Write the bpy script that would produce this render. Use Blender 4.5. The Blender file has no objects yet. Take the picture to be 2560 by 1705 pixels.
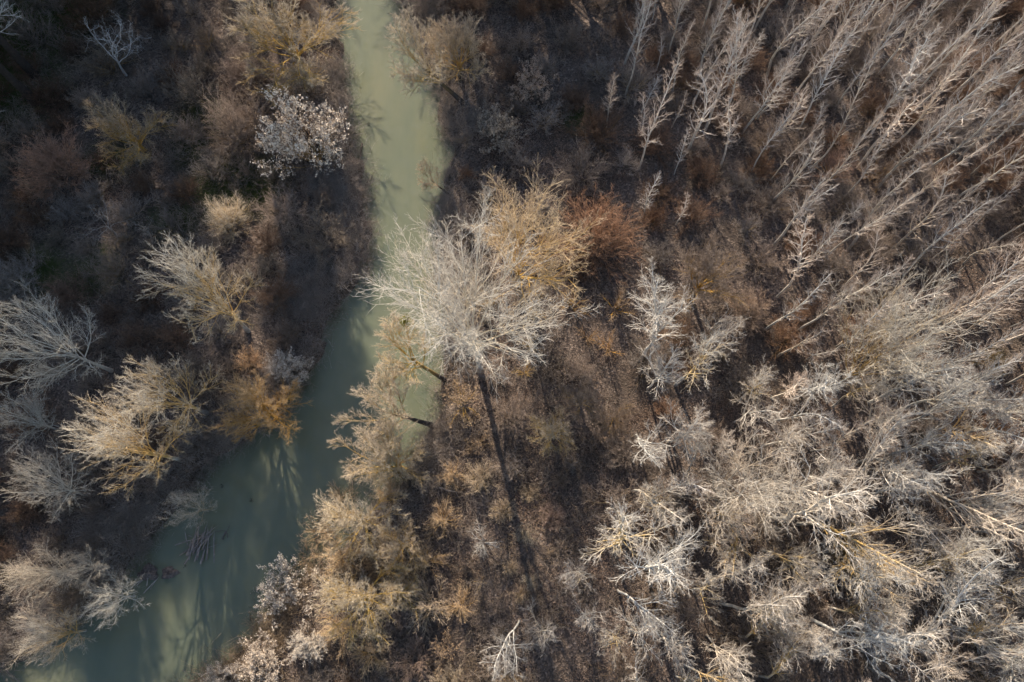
import bpy, math, random
import numpy as np

# ------------------------------------------------------------------ camera, light, exposure
scene = bpy.context.scene
HC = 60.0                       # height of the drone above the water
FPX = 1706.7                    # focal length in photo pixels (24 mm on 36 mm, 2560 px wide)
TILT = math.atan(578 / FPX)     # camera looks 18.7 degrees ahead of straight down
cam_data = bpy.data.cameras.new('camera'); cam_data.lens = 24; cam_data.sensor_width = 36
cam_data.clip_start = 0.5; cam_data.clip_end = 3000
cam = bpy.data.objects.new('camera', cam_data); scene.collection.objects.link(cam)
cam.location = (0, 0, HC); cam.rotation_euler = (TILT, 0, 0)
scene.camera = cam

SUN_EL = math.radians(27)
SUN_AZ = math.radians(-14)      # measured from +y towards +x
sun_dir = np.array([math.sin(SUN_AZ) * math.cos(SUN_EL), math.cos(SUN_AZ) * math.cos(SUN_EL), math.sin(SUN_EL)])
world = bpy.data.worlds.new('World'); scene.world = world; world.use_nodes = True
wn = world.node_tree.nodes; wl = world.node_tree.links
bg = wn['Background']; sky = wn.new('ShaderNodeTexSky'); sky.sky_type = 'NISHITA'; sky.sun_disc = False
sky.sun_elevation = SUN_EL; sky.sun_rotation = SUN_AZ
sky.air_density = 1.0; sky.dust_density = 0.6; sky.ozone_density = 1.0
wl.new(sky.outputs['Color'], bg.inputs['Color']); bg.inputs['Strength'].default_value = 0.118
sl = bpy.data.lights.new('sun', 'SUN'); sl.energy = 5.0; sl.angle = math.radians(0.6); sl.color = (1.0, 0.88, 0.73)
sun = bpy.data.objects.new('sun', sl); scene.collection.objects.link(sun)
from mathutils import Vector, Matrix
sun.rotation_euler = Vector(sun_dir).to_track_quat('Z', 'Y').to_euler()
sun.location = (0, 0, 80)

vs = scene.view_settings; vs.view_transform = 'Standard'; vs.look = 'None'; vs.gamma = 1; vs.use_curve_mapping = False
vs.exposure = 0.96
scene.render.engine = 'CYCLES'
cy = scene.cycles
cy.max_bounces = 3; cy.diffuse_bounces = 1; cy.glossy_bounces = 2; cy.transmission_bounces = 2; cy.transparent_max_bounces = 4
cy.caustics_reflective = False; cy.caustics_refractive = False
cy.use_denoising = True; cy.denoiser = 'OPENIMAGEDENOISE'; cy.denoising_input_passes = 'RGB_ALBEDO_NORMAL'; cy.denoising_prefilter = 'ACCURATE'
cy.debug_use_spatial_splits = True; cy.use_adaptive_sampling = True; cy.adaptive_threshold = 0.04

# ------------------------------------------------------------------ photo geometry
FW = np.array([0, math.sin(TILT), -math.cos(TILT)]); UPV = np.array([0, math.cos(TILT), math.sin(TILT)])
def un(u, v, z=1.0):
    d = FW * FPX + np.array([1.0, 0, 0]) * (u - 1280) + UPV * (852.5 - v)
    return np.array([0, 0, HC]) + d * ((z - HC) / d[2])
def pr(p):
    q = np.asarray(p, float) - [0, 0, HC]; d = q @ FW
    return 1280 + FPX * q[..., 0] / d, 852.5 - FPX * (q @ UPV) / d

rng = np.random.default_rng(11)
COL = scene.collection

# ------------------------------------------------------------------ materials
def nodes_of(m):
    m.use_nodes = True
    nt = m.node_tree; n = nt.nodes; b = n['Principled BSDF']
    return nt, n, nt.links, b
def noise(n, l, vec, scale, detail=3, rough=0.55):
    t = n.new('ShaderNodeTexNoise'); t.inputs['Scale'].default_value = scale
    t.inputs['Detail'].default_value = detail; t.inputs['Roughness'].default_value = rough
    if vec is not None: l.new(vec, t.inputs['Vector'])
    return t.outputs['Fac']
def ramp(n, l, fac, stops):
    r = n.new('ShaderNodeValToRGB'); e = r.color_ramp.elements
    while len(e) < len(stops): e.new(0.5)
    for i, (p, c) in enumerate(stops):
        e[i].position = p; e[i].color = (*c, 1) if len(c) == 3 else c
    l.new(fac, r.inputs['Fac']); return r.outputs['Color']
def mix(n, l, fac, a, b, mode='MIX'):
    m = n.new('ShaderNodeMix'); m.data_type = 'RGBA'; m.blend_type = mode
    for s, val in ((0, fac), (6, a), (7, b)):
        if hasattr(val, 'is_output'): l.new(val, m.inputs[s])
        elif s == 0: m.inputs[0].default_value = val
        else: m.inputs[s].default_value = (*val, 1)
    return m.outputs[2]
def maths(n, l, op, a, b=0.0, clamp=False):
    m = n.new('ShaderNodeMath'); m.operation = op; m.use_clamp = clamp
    for i, v in enumerate((a, b)):
        if hasattr(v, 'is_output'): l.new(v, m.inputs[i])
        else: m.inputs[i].default_value = v
    return m.outputs[0]

def wood(name, trunk, branch, twig, lichen=(0.54, 0.32, 0.055), rough=0.85):
    """bark whose colour runs from old wood to young twigs; object colour tints it, object alpha sets the lichen"""
    m = bpy.data.materials.new(name); nt, n, l, b = nodes_of(m)
    at = n.new('ShaderNodeAttribute'); at.attribute_name = 'age'
    hi = n.new('ShaderNodeAttribute'); hi.attribute_name = 'rise'
    oi = n.new('ShaderNodeObjectInfo'); tc = n.new('ShaderNodeTexCoord')
    col = ramp(n, l, at.outputs['Fac'], [(0.0, trunk), (0.35, branch), (0.62, tuple((p + q) / 2 for p, q in zip(branch, twig))), (1.0, twig)])
    pos = tc.outputs['Object']
    blot = noise(n, l, pos, 3.2, 4)
    col = mix(n, l, 1.0, col, ramp(n, l, blot, [(0.3, (0.62, 0.60, 0.58)), (0.7, (1.2, 1.2, 1.2))]), 'MULTIPLY')
    patch = noise(n, l, pos, 1.1, 4)
    lic = maths(n, l, 'SUBTRACT', 1.2, hi.outputs['Fac'])                       # lichen thrives on the lower, older wood
    lic = maths(n, l, 'MULTIPLY', lic, maths(n, l, 'SUBTRACT', 1.05, at.outputs['Fac']))
    lic = maths(n, l, 'MULTIPLY', lic, ramp(n, l, at.outputs['Fac'], [(0.05, (.06,) * 3), (0.3, (1,) * 3)]))
    lic = maths(n, l, 'MULTIPLY', lic, patch)
    lic = maths(n, l, 'MULTIPLY', lic, maths(n, l, 'MULTIPLY', oi.outputs['Alpha'], 9.0))
    lic = maths(n, l, 'MULTIPLY', maths(n, l, 'SUBTRACT', lic, 0.25, True), 0.8)
    col = mix(n, l, lic, col, lichen)
    col = mix(n, l, 1.0, col, oi.outputs['Color'], 'MULTIPLY')
    l.new(col, b.inputs['Base Color']); b.inputs['Roughness'].default_value = rough
    b.inputs['Specular IOR Level'].default_value = 0.25
    return m

M = {}
M['pale'] = wood('pale_poplar_bark', (0.46, 0.43, 0.38), (0.74, 0.70, 0.63), (0.58, 0.52, 0.44))
M['slim'] = wood('young_poplar_bark', (0.52, 0.47, 0.39), (0.76, 0.70, 0.62), (0.44, 0.335, 0.265))
M['cream'] = wood('cream_poplar_bark', (0.55, 0.50, 0.42), (0.78, 0.72, 0.63), (0.58, 0.49, 0.395))
M['willow'] = wood('willow_bark', (0.06, 0.048, 0.036), (0.56, 0.41, 0.22), (0.62, 0.50, 0.37))
M['brown'] = wood('brown_twig_bark', (0.10, 0.085, 0.072), (0.24, 0.195, 0.155), (0.33, 0.26, 0.21))
M['rust'] = wood('rust_twig_bark', (0.08, 0.055, 0.045), (0.21, 0.13, 0.085), (0.29, 0.17, 0.105))
M['dead'] = wood('dead_wood', (0.40, 0.37, 0.34), (0.55, 0.52, 0.48), (0.5, 0.47, 0.43))
M['dark'] = wood('dark_wet_bark', (0.055, 0.045, 0.038), (0.08, 0.065, 0.05), (0.2, 0.16, 0.12))

def simple(name, stops, scale=4.0, rough=0.9, coord='Object', trans=0.0):
    m = bpy.data.materials.new(name); nt, n, l, b = nodes_of(m)
    tc = n.new('ShaderNodeTexCoord'); oi = n.new('ShaderNodeObjectInfo')
    f = noise(n, l, tc.outputs[coord], scale, 4)
    col = ramp(n, l, f, stops); col = mix(n, l, 1.0, col, oi.outputs['Color'], 'MULTIPLY')
    l.new(col, b.inputs['Base Color']); b.inputs['Roughness'].default_value = rough
    b.inputs['Specular IOR Level'].default_value = 0.2
    return m
M['seed'] = simple('cream_seed_fluff', [(0.3, (0.60, 0.49, 0.38)), (0.7, (0.84, 0.74, 0.61))], 6)
M['dryleaf'] = simple('dry_tan_leaf', [(0.3, (0.30, 0.19, 0.10)), (0.7, (0.55, 0.40, 0.25))], 6)
M['green'] = simple('green_leaf', [(0.3, (0.035, 0.06, 0.012)), (0.7, (0.10, 0.13, 0.03))], 5)
M['ivy'] = simple('mistletoe_leaf', [(0.3, (0.16, 0.15, 0.02)), (0.7, (0.30, 0.26, 0.04))], 8)
M['straw'] = simple('dry_grass', [(0.3, (0.22, 0.15, 0.09)), (0.7, (0.42, 0.31, 0.20))], 0.6)
M['sedge'] = simple('grey_sedge', [(0.3, (0.24, 0.195, 0.16)), (0.7, (0.44, 0.365, 0.305))], 0.6)
M['litter'] = simple('fallen_leaf', [(0.25, (0.13, 0.085, 0.06)), (0.5, (0.25, 0.165, 0.115)), (0.78, (0.42, 0.31, 0.24))], 9.0)
M['mud'] = simple('mud_clod', [(0.3, (0.10, 0.08, 0.07)), (0.7, (0.27, 0.22, 0.19))], 5.0)

# ground: leaf litter over dark soil, moss and short grass where the attribute says so
m = bpy.data.materials.new('forest_floor'); nt, n, l, b = nodes_of(m); M['ground'] = m
tc = n.new('ShaderNodeTexCoord'); P = tc.outputs['Object']
vor = n.new('ShaderNodeTexVoronoi'); vor.inputs['Scale'].default_value = 7.0; l.new(P, vor.inputs['Vector'])
leafcol = ramp(n, l, vor.outputs['Color'], [(0.0, (0.05, 0.04, 0.035)), (0.45, (0.11, 0.082, 0.066)), (0.8, (0.21, 0.155, 0.12)), (1.0, (0.34, 0.27, 0.22))])
soil = ramp(n, l, noise(n, l, P, 1.6, 6), [(0.3, (0.03, 0.024, 0.02)), (0.7, (0.10, 0.075, 0.055))])
col = mix(n, l, ramp(n, l, noise(n, l, P, 0.22, 4), [(0.32, (0.25,) * 3), (0.62, (0.95,) * 3)]), soil, leafcol)
ga = n.new('ShaderNodeAttribute'); ga.attribute_name = 'grassy'
gcol = ramp(n, l, noise(n, l, P, 3.0, 5), [(0.3, (0.035, 0.045, 0.016)), (0.7, (0.13, 0.12, 0.055))])
gf = maths(n, l, 'MULTIPLY', ga.outputs['Fac'], maths(n, l, 'MULTIPLY', noise(n, l, P, 0.6, 4), 1.7), True)
col = mix(n, l, gf, col, gcol)
ma = n.new('ShaderNodeAttribute'); ma.attribute_name = 'muddy'
col = mix(n, l, ma.outputs['Fac'], col, ramp(n, l, noise(n, l, P, 2.2, 5), [(0.3, (0.05, 0.04, 0.03)), (0.7, (0.15, 0.115, 0.085))]))
l.new(col, b.inputs['Base Color']); b.inputs['Roughness'].default_value = 0.95; b.inputs['Specular IOR Level'].default_value = 0.15
bp = n.new('ShaderNodeBump'); bp.inputs['Strength'].default_value = 0.7; bp.inputs['Distance'].default_value = 0.08
l.new(vor.outputs['Distance'], bp.inputs['Height']); l.new(bp.outputs['Normal'], b.inputs['Normal'])

# river: silty water, light scatters within it
m = bpy.data.materials.new('silty_water'); nt, n, l, b = nodes_of(m); M['water'] = m
tc = n.new('ShaderNodeTexCoord'); P = tc.outputs['Object']
mp = n.new('ShaderNodeMapping'); mp.inputs['Scale'].default_value = (0.30, 0.07, 1); l.new(P, mp.inputs['Vector'])
wc = ramp(n, l, noise(n, l, mp.outputs['Vector'], 1.0, 5), [(0.3, (0.145, 0.163, 0.11)), (0.7, (0.208, 0.205, 0.129))])
l.new(wc, b.inputs['Base Color']); b.inputs['Roughness'].default_value = 0.08; b.inputs['IOR'].default_value = 1.33
b.inputs['Subsurface Weight'].default_value = 1.0; b.inputs['Subsurface Radius'].default_value = (1.0, 1.0, 0.8)
b.inputs['Subsurface Scale'].default_value = 0.45
bp = n.new('ShaderNodeBump'); bp.inputs['Strength'].default_value = 0.05; bp.inputs['Distance'].default_value = 0.02
l.new(noise(n, l, P, 1.5, 4), bp.inputs['Height']); l.new(bp.outputs['Normal'], b.inputs['Normal'])

# ------------------------------------------------------------------ mesh helpers
class Buf:
    """collects tubes and faces, with the two bark attributes"""
    def __init__(s): s.v = []; s.q = []; s.t = []; s.age = []; s.rise = []; s.n = 0
    def add(s, v, quads=None, tris=None, age=None, rise=None):
        v = np.asarray(v, np.float32).reshape(-1, 3)
        if quads is not None and len(quads): s.q.append(np.asarray(quads).reshape(-1, 4) + s.n)
        if tris is not None and len(tris): s.t.append(np.asarray(tris).reshape(-1, 3) + s.n)
        s.v.append(v); s.age.append(np.zeros(len(v)) if age is None else np.broadcast_to(age, (len(v),)))
        s.rise.append(np.zeros(len(v)) if rise is None else np.broadcast_to(rise, (len(v),))); s.n += len(v)
    def mesh(s, name, mat, smooth=True):
        me = bpy.data.meshes.new(name)
        v = np.concatenate(s.v) if s.v else np.zeros((0, 3))
        q = np.concatenate(s.q) if s.q else np.zeros((0, 4), int); t = np.concatenate(s.t) if s.t else np.zeros((0, 3), int)
        me.vertices.add(len(v)); me.vertices.foreach_set('co', v.astype(np.float32).ravel())
        me.loops.add(q.size + t.size); me.loops.foreach_set('vertex_index', np.concatenate([q.ravel(), t.ravel()]).astype(np.int32))
        me.polygons.add(len(q) + len(t))
        st = np.concatenate([np.arange(len(q)) * 4, q.size + np.arange(len(t)) * 3]).astype(np.int32)
        me.polygons.foreach_set('loop_start', st)
        me.polygons.foreach_set('use_smooth', np.full(len(st), smooth))
        for nm, arr in (('age', s.age), ('rise', s.rise)):
            a = me.attributes.new(nm, 'FLOAT', 'POINT'); a.data.foreach_set('value', np.concatenate(arr).astype(np.float32) if arr else np.zeros(0, np.float32))
        me.materials.append(mat); me.update(calc_edges=True); me.validate()
        return me

def unit(d): return d / np.maximum(np.linalg.norm(d, axis=-1, keepdims=True), 1e-9)
def tubes(buf, Pn, Rn, S=3, age0=0.0, age1=1.0, top=15.0, tip=True):
    """N polylines of K points as S-sided tubes; tip closes them to a point"""
    N, K, _ = Pn.shape
    if N == 0: return
    T = np.empty_like(Pn); T[:, 1:-1] = Pn[:, 2:] - Pn[:, :-2]; T[:, 0] = Pn[:, 1] - Pn[:, 0]; T[:, -1] = Pn[:, -1] - Pn[:, -2]; T = unit(T)
    ref = np.where(np.abs(T[:, :1, 2:3]) < 0.9, np.array([0, 0, 1.0]), np.array([1.0, 0, 0]))
    u = unit(np.cross(T, np.broadcast_to(ref, T.shape))); w = np.cross(T, u)
    a = np.arange(S) * 2 * math.pi / S
    ring = Pn[:, :, None] + Rn[:, :, None, None] * (np.cos(a)[None, None, :, None] * u[:, :, None] + np.sin(a)[None, None, :, None] * w[:, :, None])
    age = np.broadcast_to(np.linspace(age0, age1, K)[None, :], (N, K)); rise = Pn[:, :, 2] / top
    Kr = K - 1 if tip else K
    per = Kr * S + (1 if tip else 0)
    V = np.empty((N, per, 3)); A = np.empty((N, per)); Z = np.empty((N, per))
    V[:, :Kr * S] = ring[:, :Kr].reshape(N, -1, 3); A[:, :Kr * S] = np.repeat(age[:, :Kr], S, 1); Z[:, :Kr * S] = np.repeat(rise[:, :Kr], S, 1)
    if tip: V[:, -1] = Pn[:, -1]; A[:, -1] = age1; Z[:, -1] = rise[:, -1]
    off = (np.arange(N) * per)[:, None]
    i = np.arange(S); j = (i + 1) % S
    q = np.concatenate([np.stack([k * S + i, k * S + j, (k + 1) * S + j, (k + 1) * S + i], 1) for k in range(Kr - 1)]) if Kr > 1 else np.zeros((0, 4), int)
    quads = (off[:, :, None] + q[None]).reshape(-1, 4)
    tris = None
    if tip:
        t = np.stack([(Kr - 1) * S + i, (Kr - 1) * S + j, np.full(S, per - 1)], 1); tris = (off[:, :, None] + t[None]).reshape(-1, 3)
    buf.add(V.reshape(-1, 3), quads, tris, A.ravel(), Z.ravel())

def grow(g, base, d, L, r0, r1, K, wig=0.1, up=0.0, power=1.0):
    N = len(base); P_ = np.empty((N, K, 3)); P_[:, 0] = base; d = unit(d.copy())
    step = (L / (K - 1))[:, None]
    for k in range(1, K):
        d = unit(d + g.normal(0, wig, (N, 3)) + np.array([0, 0, up]))
        P_[:, k] = P_[:, k - 1] + d * step
    tt = (np.arange(K) / (K - 1)) ** power
    R_ = np.asarray(r0)[:, None] * (1 - tt) + np.asarray(r1)[:, None] * tt
    return P_, R_
def spawn(g, Pp, Rp, n, t0, t1, ang, jitter=0.5, golden=True):
    """n children per parent polyline: start points, directions, parameter, parent radius there"""
    N, K, _ = Pp.shape
    t = t0 + (t1 - t0) * np.clip((np.arange(n)[None] + 0.5 + g.uniform(-jitter, jitter, (N, n))) / n, 0, 1)
    x = t * (K - 1); k = np.minimum(x.astype(int), K - 2); fr = (x - k)[..., None]
    ii = np.arange(N)[:, None]
    base = Pp[ii, k] * (1 - fr) + Pp[ii, k + 1] * fr
    tan = unit(Pp[ii, k + 1] - Pp[ii, k]); rad = Rp[ii, k] * (1 - fr[..., 0]) + Rp[ii, k + 1] * fr[..., 0]
    ref = np.where(np.abs(tan[..., 2:3]) < 0.92, np.array([0, 0, 1.0]), np.array([1.0, 0, 0]))
    u = unit(np.cross(tan, ref)); w = np.cross(tan, u)
    az = (np.arange(n)[None] * 2.39996 if golden else 0) + g.uniform(0, 6.283, (N, 1)) + g.normal(0, 0.45, (N, n))
    a = np.radians(g.uniform(ang[0], ang[1], (N, n)))
    d = tan * np.cos(a)[..., None] + (u * np.cos(az)[..., None] + w * np.sin(az)[..., None]) * np.sin(a)[..., None]
    return base.reshape(-1, 3), d.reshape(-1, 3), t.ravel(), rad.ravel()

def branch_levels(g, buf, Pp, Rp, Lp, levels, top, tips=None):
    """grow the finer wood level by level into buf"""
    for lv in levels:
        b0, d0, t, rad = spawn(g, Pp, Rp, lv['n'], lv.get('t0', 0.2), lv.get('t1', 1.0), lv['ang'])
        Lpar = np.repeat(Lp, lv['n'])
        L = Lpar * lv['len'] * (1.0 - lv.get('fall', 0.5) * t) * g.uniform(0.65, 1.25, len(t))
        L = np.maximum(L, lv.get('lmin', 0.15))
        r0 = np.maximum(np.minimum(rad * 0.75, lv['r']), lv.get('rmin', 0.008)); r1 = np.maximum(r0 * 0.35, lv.get('rend', 0.006))
        keep = g.random(len(t)) < lv.get('keep', 1.0)
        Pc, Rc = grow(g, b0[keep], d0[keep], L[keep], r0[keep], r1[keep], lv['K'], lv.get('wig', 0.12), lv.get('up', 0.04))
        tubes(buf, Pc, Rc, lv.get('S', 3), lv['age'][0], lv['age'][1], top)
        Pp, Rp, Lp = Pc, Rc, L[keep]
    if tips is not None: tips.append(Pp)

def leaves_at(g, buf, Pt, per, size, spread=0.1, t_lo=0.3):
    """small folded leaf or seed-tuft faces along the last twigs"""
    N, K, _ = Pt.shape
    n = N * per; idx = np.repeat(np.arange(N), per); x = g.uniform(t_lo, 1, n) * (K - 1); k = np.minimum(x.astype(int), K - 2); fr = (x - k)[:, None]
    c = Pt[idx, k] * (1 - fr) + Pt[idx, k + 1] * fr + g.normal(0, spread, (n, 3))
    a = unit(g.normal(0, 1, (n, 3))); bb = unit(np.cross(a, g.normal(0, 1, (n, 3)))); nn = np.cross(a, bb)
    s = (size * g.uniform(0.6, 1.3, n))[:, None]
    V = np.stack([c - a * s, c + bb * s * 0.6 + nn * s * 0.25, c + a * s, c - bb * s * 0.6 + nn * s * 0.25], 1)
    o = np.arange(n)[:, None] * 4
    buf.add(V.reshape(-1, 3), None, np.concatenate([o + [0, 1, 2], o + [0, 2, 3]]), 1.0, 0.8)

# ------------------------------------------------------------------ ground and river
LEFT = [(790, -420), (815, -200), (835, -60), (845, 40), (850, 120), (858, 215), (870, 320), (900, 410), (922, 520), (918, 610), (892, 705), (848, 785), (805, 870), (760, 955), (696, 1044), (609, 1120), (544, 1153), (500, 1207), (435, 1283), (358, 1370), (315, 1425), (250, 1522), (141, 1599), (65, 1642), (0, 1680), (-130, 1760), (-330, 1850), (-700, 2000)]
RIGHT = [(935, -420), (965, -200), (990, -60), (1006, 0), (1033, 87), (1087, 207), (1110, 326), (1122, 402), (1105, 478), (1098, 555), (1104, 655), (1112, 750), (1118, 845), (1117, 933), (1095, 985), (1078, 1066), (1035, 1153), (968, 1250), (875, 1338), (805, 1403), (762, 1446), (696, 1512), (652, 1566), (620, 1599), (544, 1675), (478, 1712), (380, 1790), (150, 1900), (-300, 2120)]
def resample(pl, n):
    pl = np.array(pl); s = np.r_[0, np.cumsum(np.linalg.norm(np.diff(pl, axis=0), axis=1))]
    q = np.linspace(0, s[-1], n); return np.stack([np.interp(q, s, pl[:, i]) for i in range(pl.shape[1])], 1)
def bank(px):
    return resample([un(u, v, 0.0)[:2] for u, v in px], 160)
BL = bank(LEFT); BR = bank(RIGHT)
RIVER = np.concatenate([BL, BR[::-1]])
def river_dist(xy):
    """signed distance to the water's edge, positive on land"""
    xy = np.asarray(xy, float); out = np.full(len(xy), 1e9); inside = np.zeros(len(xy), bool)
    A = RIVER; B = np.roll(RIVER, -1, 0)
    for a, b_ in zip(A, B):
        ab = b_ - a; t = np.clip(((xy - a) @ ab) / max(ab @ ab, 1e-9), 0, 1)
        out = np.minimum(out, np.hypot(*(xy - a - t[:, None] * ab).T))
        c = ((a[1] > xy[:, 1]) != (b_[1] > xy[:, 1]))
        with np.errstate(divide='ignore', invalid='ignore'):
            xi = (b_[0] - a[0]) * (xy[:, 1] - a[1]) / (b_[1] - a[1]) + a[0]
        inside ^= c & (xy[:, 0] < xi)
    return np.where(inside, -out, out)
wv = [(rng.uniform(0, 6.28), rng.uniform(0, 6.28), k, am) for k, am in ((0.11, 0.30), (0.23, 0.18), (0.5, 0.10), (1.1, 0.06), (2.3, 0.035), (4.1, 0.02)) for _ in range(2)]
def bumps(xy): return sum(am * np.sin(k * (xy[:, 0] * math.cos(a) + xy[:, 1] * math.sin(a)) * 1.0 + p) for a, p, k, am in wv)
rag = [(rng.uniform(0, 6.28), rng.uniform(0, 6.28), k, am) for k, am in ((0.9, 0.22), (1.9, 0.16), (3.7, 0.10)) for _ in range(2)]
def height(xy):
    xy = np.asarray(xy, float); d = river_dist(xy) + sum(am * np.sin(k * (xy[:, 0] * math.cos(a) + xy[:, 1] * math.sin(a)) + p) for a, p, k, am in rag)
    s = np.clip((d + 0.7) / 2.0, 0, 1); s = s * s * (3 - 2 * s)
    return -0.7 + s * 1.75 + bumps(xy) * np.clip(d / 3, 0, 1) * 0.7
def hz(x, y): return float(height(np.array([[x, y]]))[0])

gx = np.concatenate([[-900, -500, -300, -200], np.linspace(-130, 130, 330), [200, 300, 500, 900]])
gy = np.concatenate([[-700, -400, -200, -120], np.linspace(-60, 140, 260), [200, 300, 500, 900]])
X, Y = np.meshgrid(gx, gy); XY = np.stack([X.ravel(), Y.ravel()], 1)
rd = river_dist(XY); Zg = height(XY)
buf = Buf(); nx, ny = len(gx), len(gy); ids = np.arange(nx * ny).reshape(ny, nx)
buf.add(np.column_stack([XY, Zg]), np.stack([ids[:-1, :-1], ids[:-1, 1:], ids[1:, 1:], ids[1:, :-1]], -1).reshape(-1, 4))
gm = buf.mesh('ground', M['ground'])
# grass and moss patches seen between the left-bank thickets (photo pixels, radius in metres)
GRASS = [(40, 60, 9), (20, 130, 7), (60, 230, 5), (120, 20, 6), (490, 300, 3.2), (475, 370, 2.5), (560, 470, 4.0), (620, 450, 3.2), (100, 680, 3.4), (230, 690, 3.0), (300, 400, 2.5), (260, 410, 2), (650, 480, 3.0), (440, 560, 2.5), (1440, 300, 2)]
grassy = np.zeros(len(XY))
for u, v, r in GRASS:
    c = un(u, v)[:2]; grassy = np.maximum(grassy, np.clip(1.25 - np.hypot(*(XY - c).T) / r, 0, 1))
for nm, arr in (('grassy', grassy), ('muddy', np.clip(1.2 - np.abs(rd - 0.1) / 1.1, 0, 1))):
    a = gm.attributes.new(nm, 'FLOAT', 'POINT'); a.data.foreach_set('value', arr.astype(np.float32))
ground = bpy.data.objects.new('ground', gm); COL.objects.link(ground); ground['kind'] = 'structure'

mid = (BL + BR) / 2
wl_ = mid + (BL - mid) * 1.0 + unit(BL - mid) * 2.2; wr_ = mid + (BR - mid) * 1.0 + unit(BR - mid) * 2.2
buf = Buf(); k = len(mid)
buf.add(np.concatenate([np.c_[wl_, np.zeros(k)], np.c_[wr_, np.zeros(k)], np.c_[wl_, np.full(k, -6.0)], np.c_[wr_, np.full(k, -6.0)]]))
i = np.arange(k - 1)
buf.q.append(np.concatenate([np.stack([i, i + k, i + k + 1, i + 1], 1)[:, ::-1][:, ::-1], np.stack([i + 2 * k, i + 2 * k + 1, i + 3 * k + 1, i + 3 * k], 1),
    np.stack([i, i + 1, i + 2 * k + 1, i + 2 * k], 1), np.stack([i + k, i + 3 * k, i + 3 * k + 1, i + k + 1], 1),
    np.array([[0, 2 * k, 3 * k, k], [k - 1, 2 * k - 1, 4 * k - 1, 3 * k - 1]])]))
wm = buf.mesh('river', M['water'], smooth=False)
river = bpy.data.objects.new('river', wm); COL.objects.link(river); river['kind'] = 'structure'

# ------------------------------------------------------------------ tree prototypes: lists of (part name, mesh)
def poplar(seed, Ht, r=0.16, nl=30, spread=3.2, t0=0.22, ang=(38, 62), fork=False, dense=6, mat='slim', twig=5, wobble=0.02):
    """slender upright poplar: one leader, rising side branches"""
    g = np.random.default_rng(seed); tb = Buf(); cb = Buf()
    Pt, Rt = grow(g, np.zeros((1, 3)), np.array([[g.normal(0, .05), g.normal(0, .05), 1.0]]), np.array([Ht]), np.array([r]), np.array([0.03]), 12, wobble * 2, 0.06, 0.85)
    Pt[:, 0, 2] = -0.3
    tubes(tb, Pt, Rt, 6, 0, 0.45, Ht)
    LP = [(Pt, Rt, np.array([Ht]))]
    if fork:
        b0, d0, t, rad = spawn(g, Pt, Rt, fork, 0.25, 0.6, (18, 38))
        L = Ht * (1 - t) * g.uniform(0.75, 1.0, len(t))
        Pf, Rf = grow(g, b0, d0, L, rad * 0.75, np.full(len(t), 0.015), 9, 0.07, 0.10)
        tubes(tb, Pf, Rf, 5, 0.1, 0.5, Ht); LP.append((Pf, Rf, L))
    tips = []
    for (Pp, Rp, Lp), nn, s0 in zip(LP, (nl, max(6, nl // 3)), (t0, 0.15)):
        b0, d0, t, rad = spawn(g, Pp, Rp, nn, s0, 0.98, ang)
        tt = (t - s0) / (1 - s0)
        L = spread * (1.0 - 0.72 * tt) * np.clip(0.45 + tt * 3, 0, 1) * g.uniform(0.6, 1.2, len(t))
        r0 = np.clip(rad * 0.5, 0.020, 0.055)
        Pb, Rb = grow(g, b0, d0, L, r0, np.full(len(t), 0.014), 6, 0.07, 0.10)
        tubes(cb, Pb, Rb, 4, 0.3, 0.7, Ht)
        branch_levels(g, cb, Pb, Rb, L, [dict(n=dense, t0=0.15, ang=(16, 46), len=0.52, r=0.024, rmin=0.013, K=4, age=(0.5, 0.85), up=0.07, wig=0.07),
                                         dict(n=twig, t0=0.15, ang=(14, 42), len=0.6, r=0.013, rmin=0.009, rend=0.008, K=3, age=(0.75, 1), lmin=0.3, up=0.05, wig=0.07)], Ht, tips)
    return [('trunk', tb.mesh('trunk', M[mat])), ('crown', cb.mesh('crown', M[mat]))], tips

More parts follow.
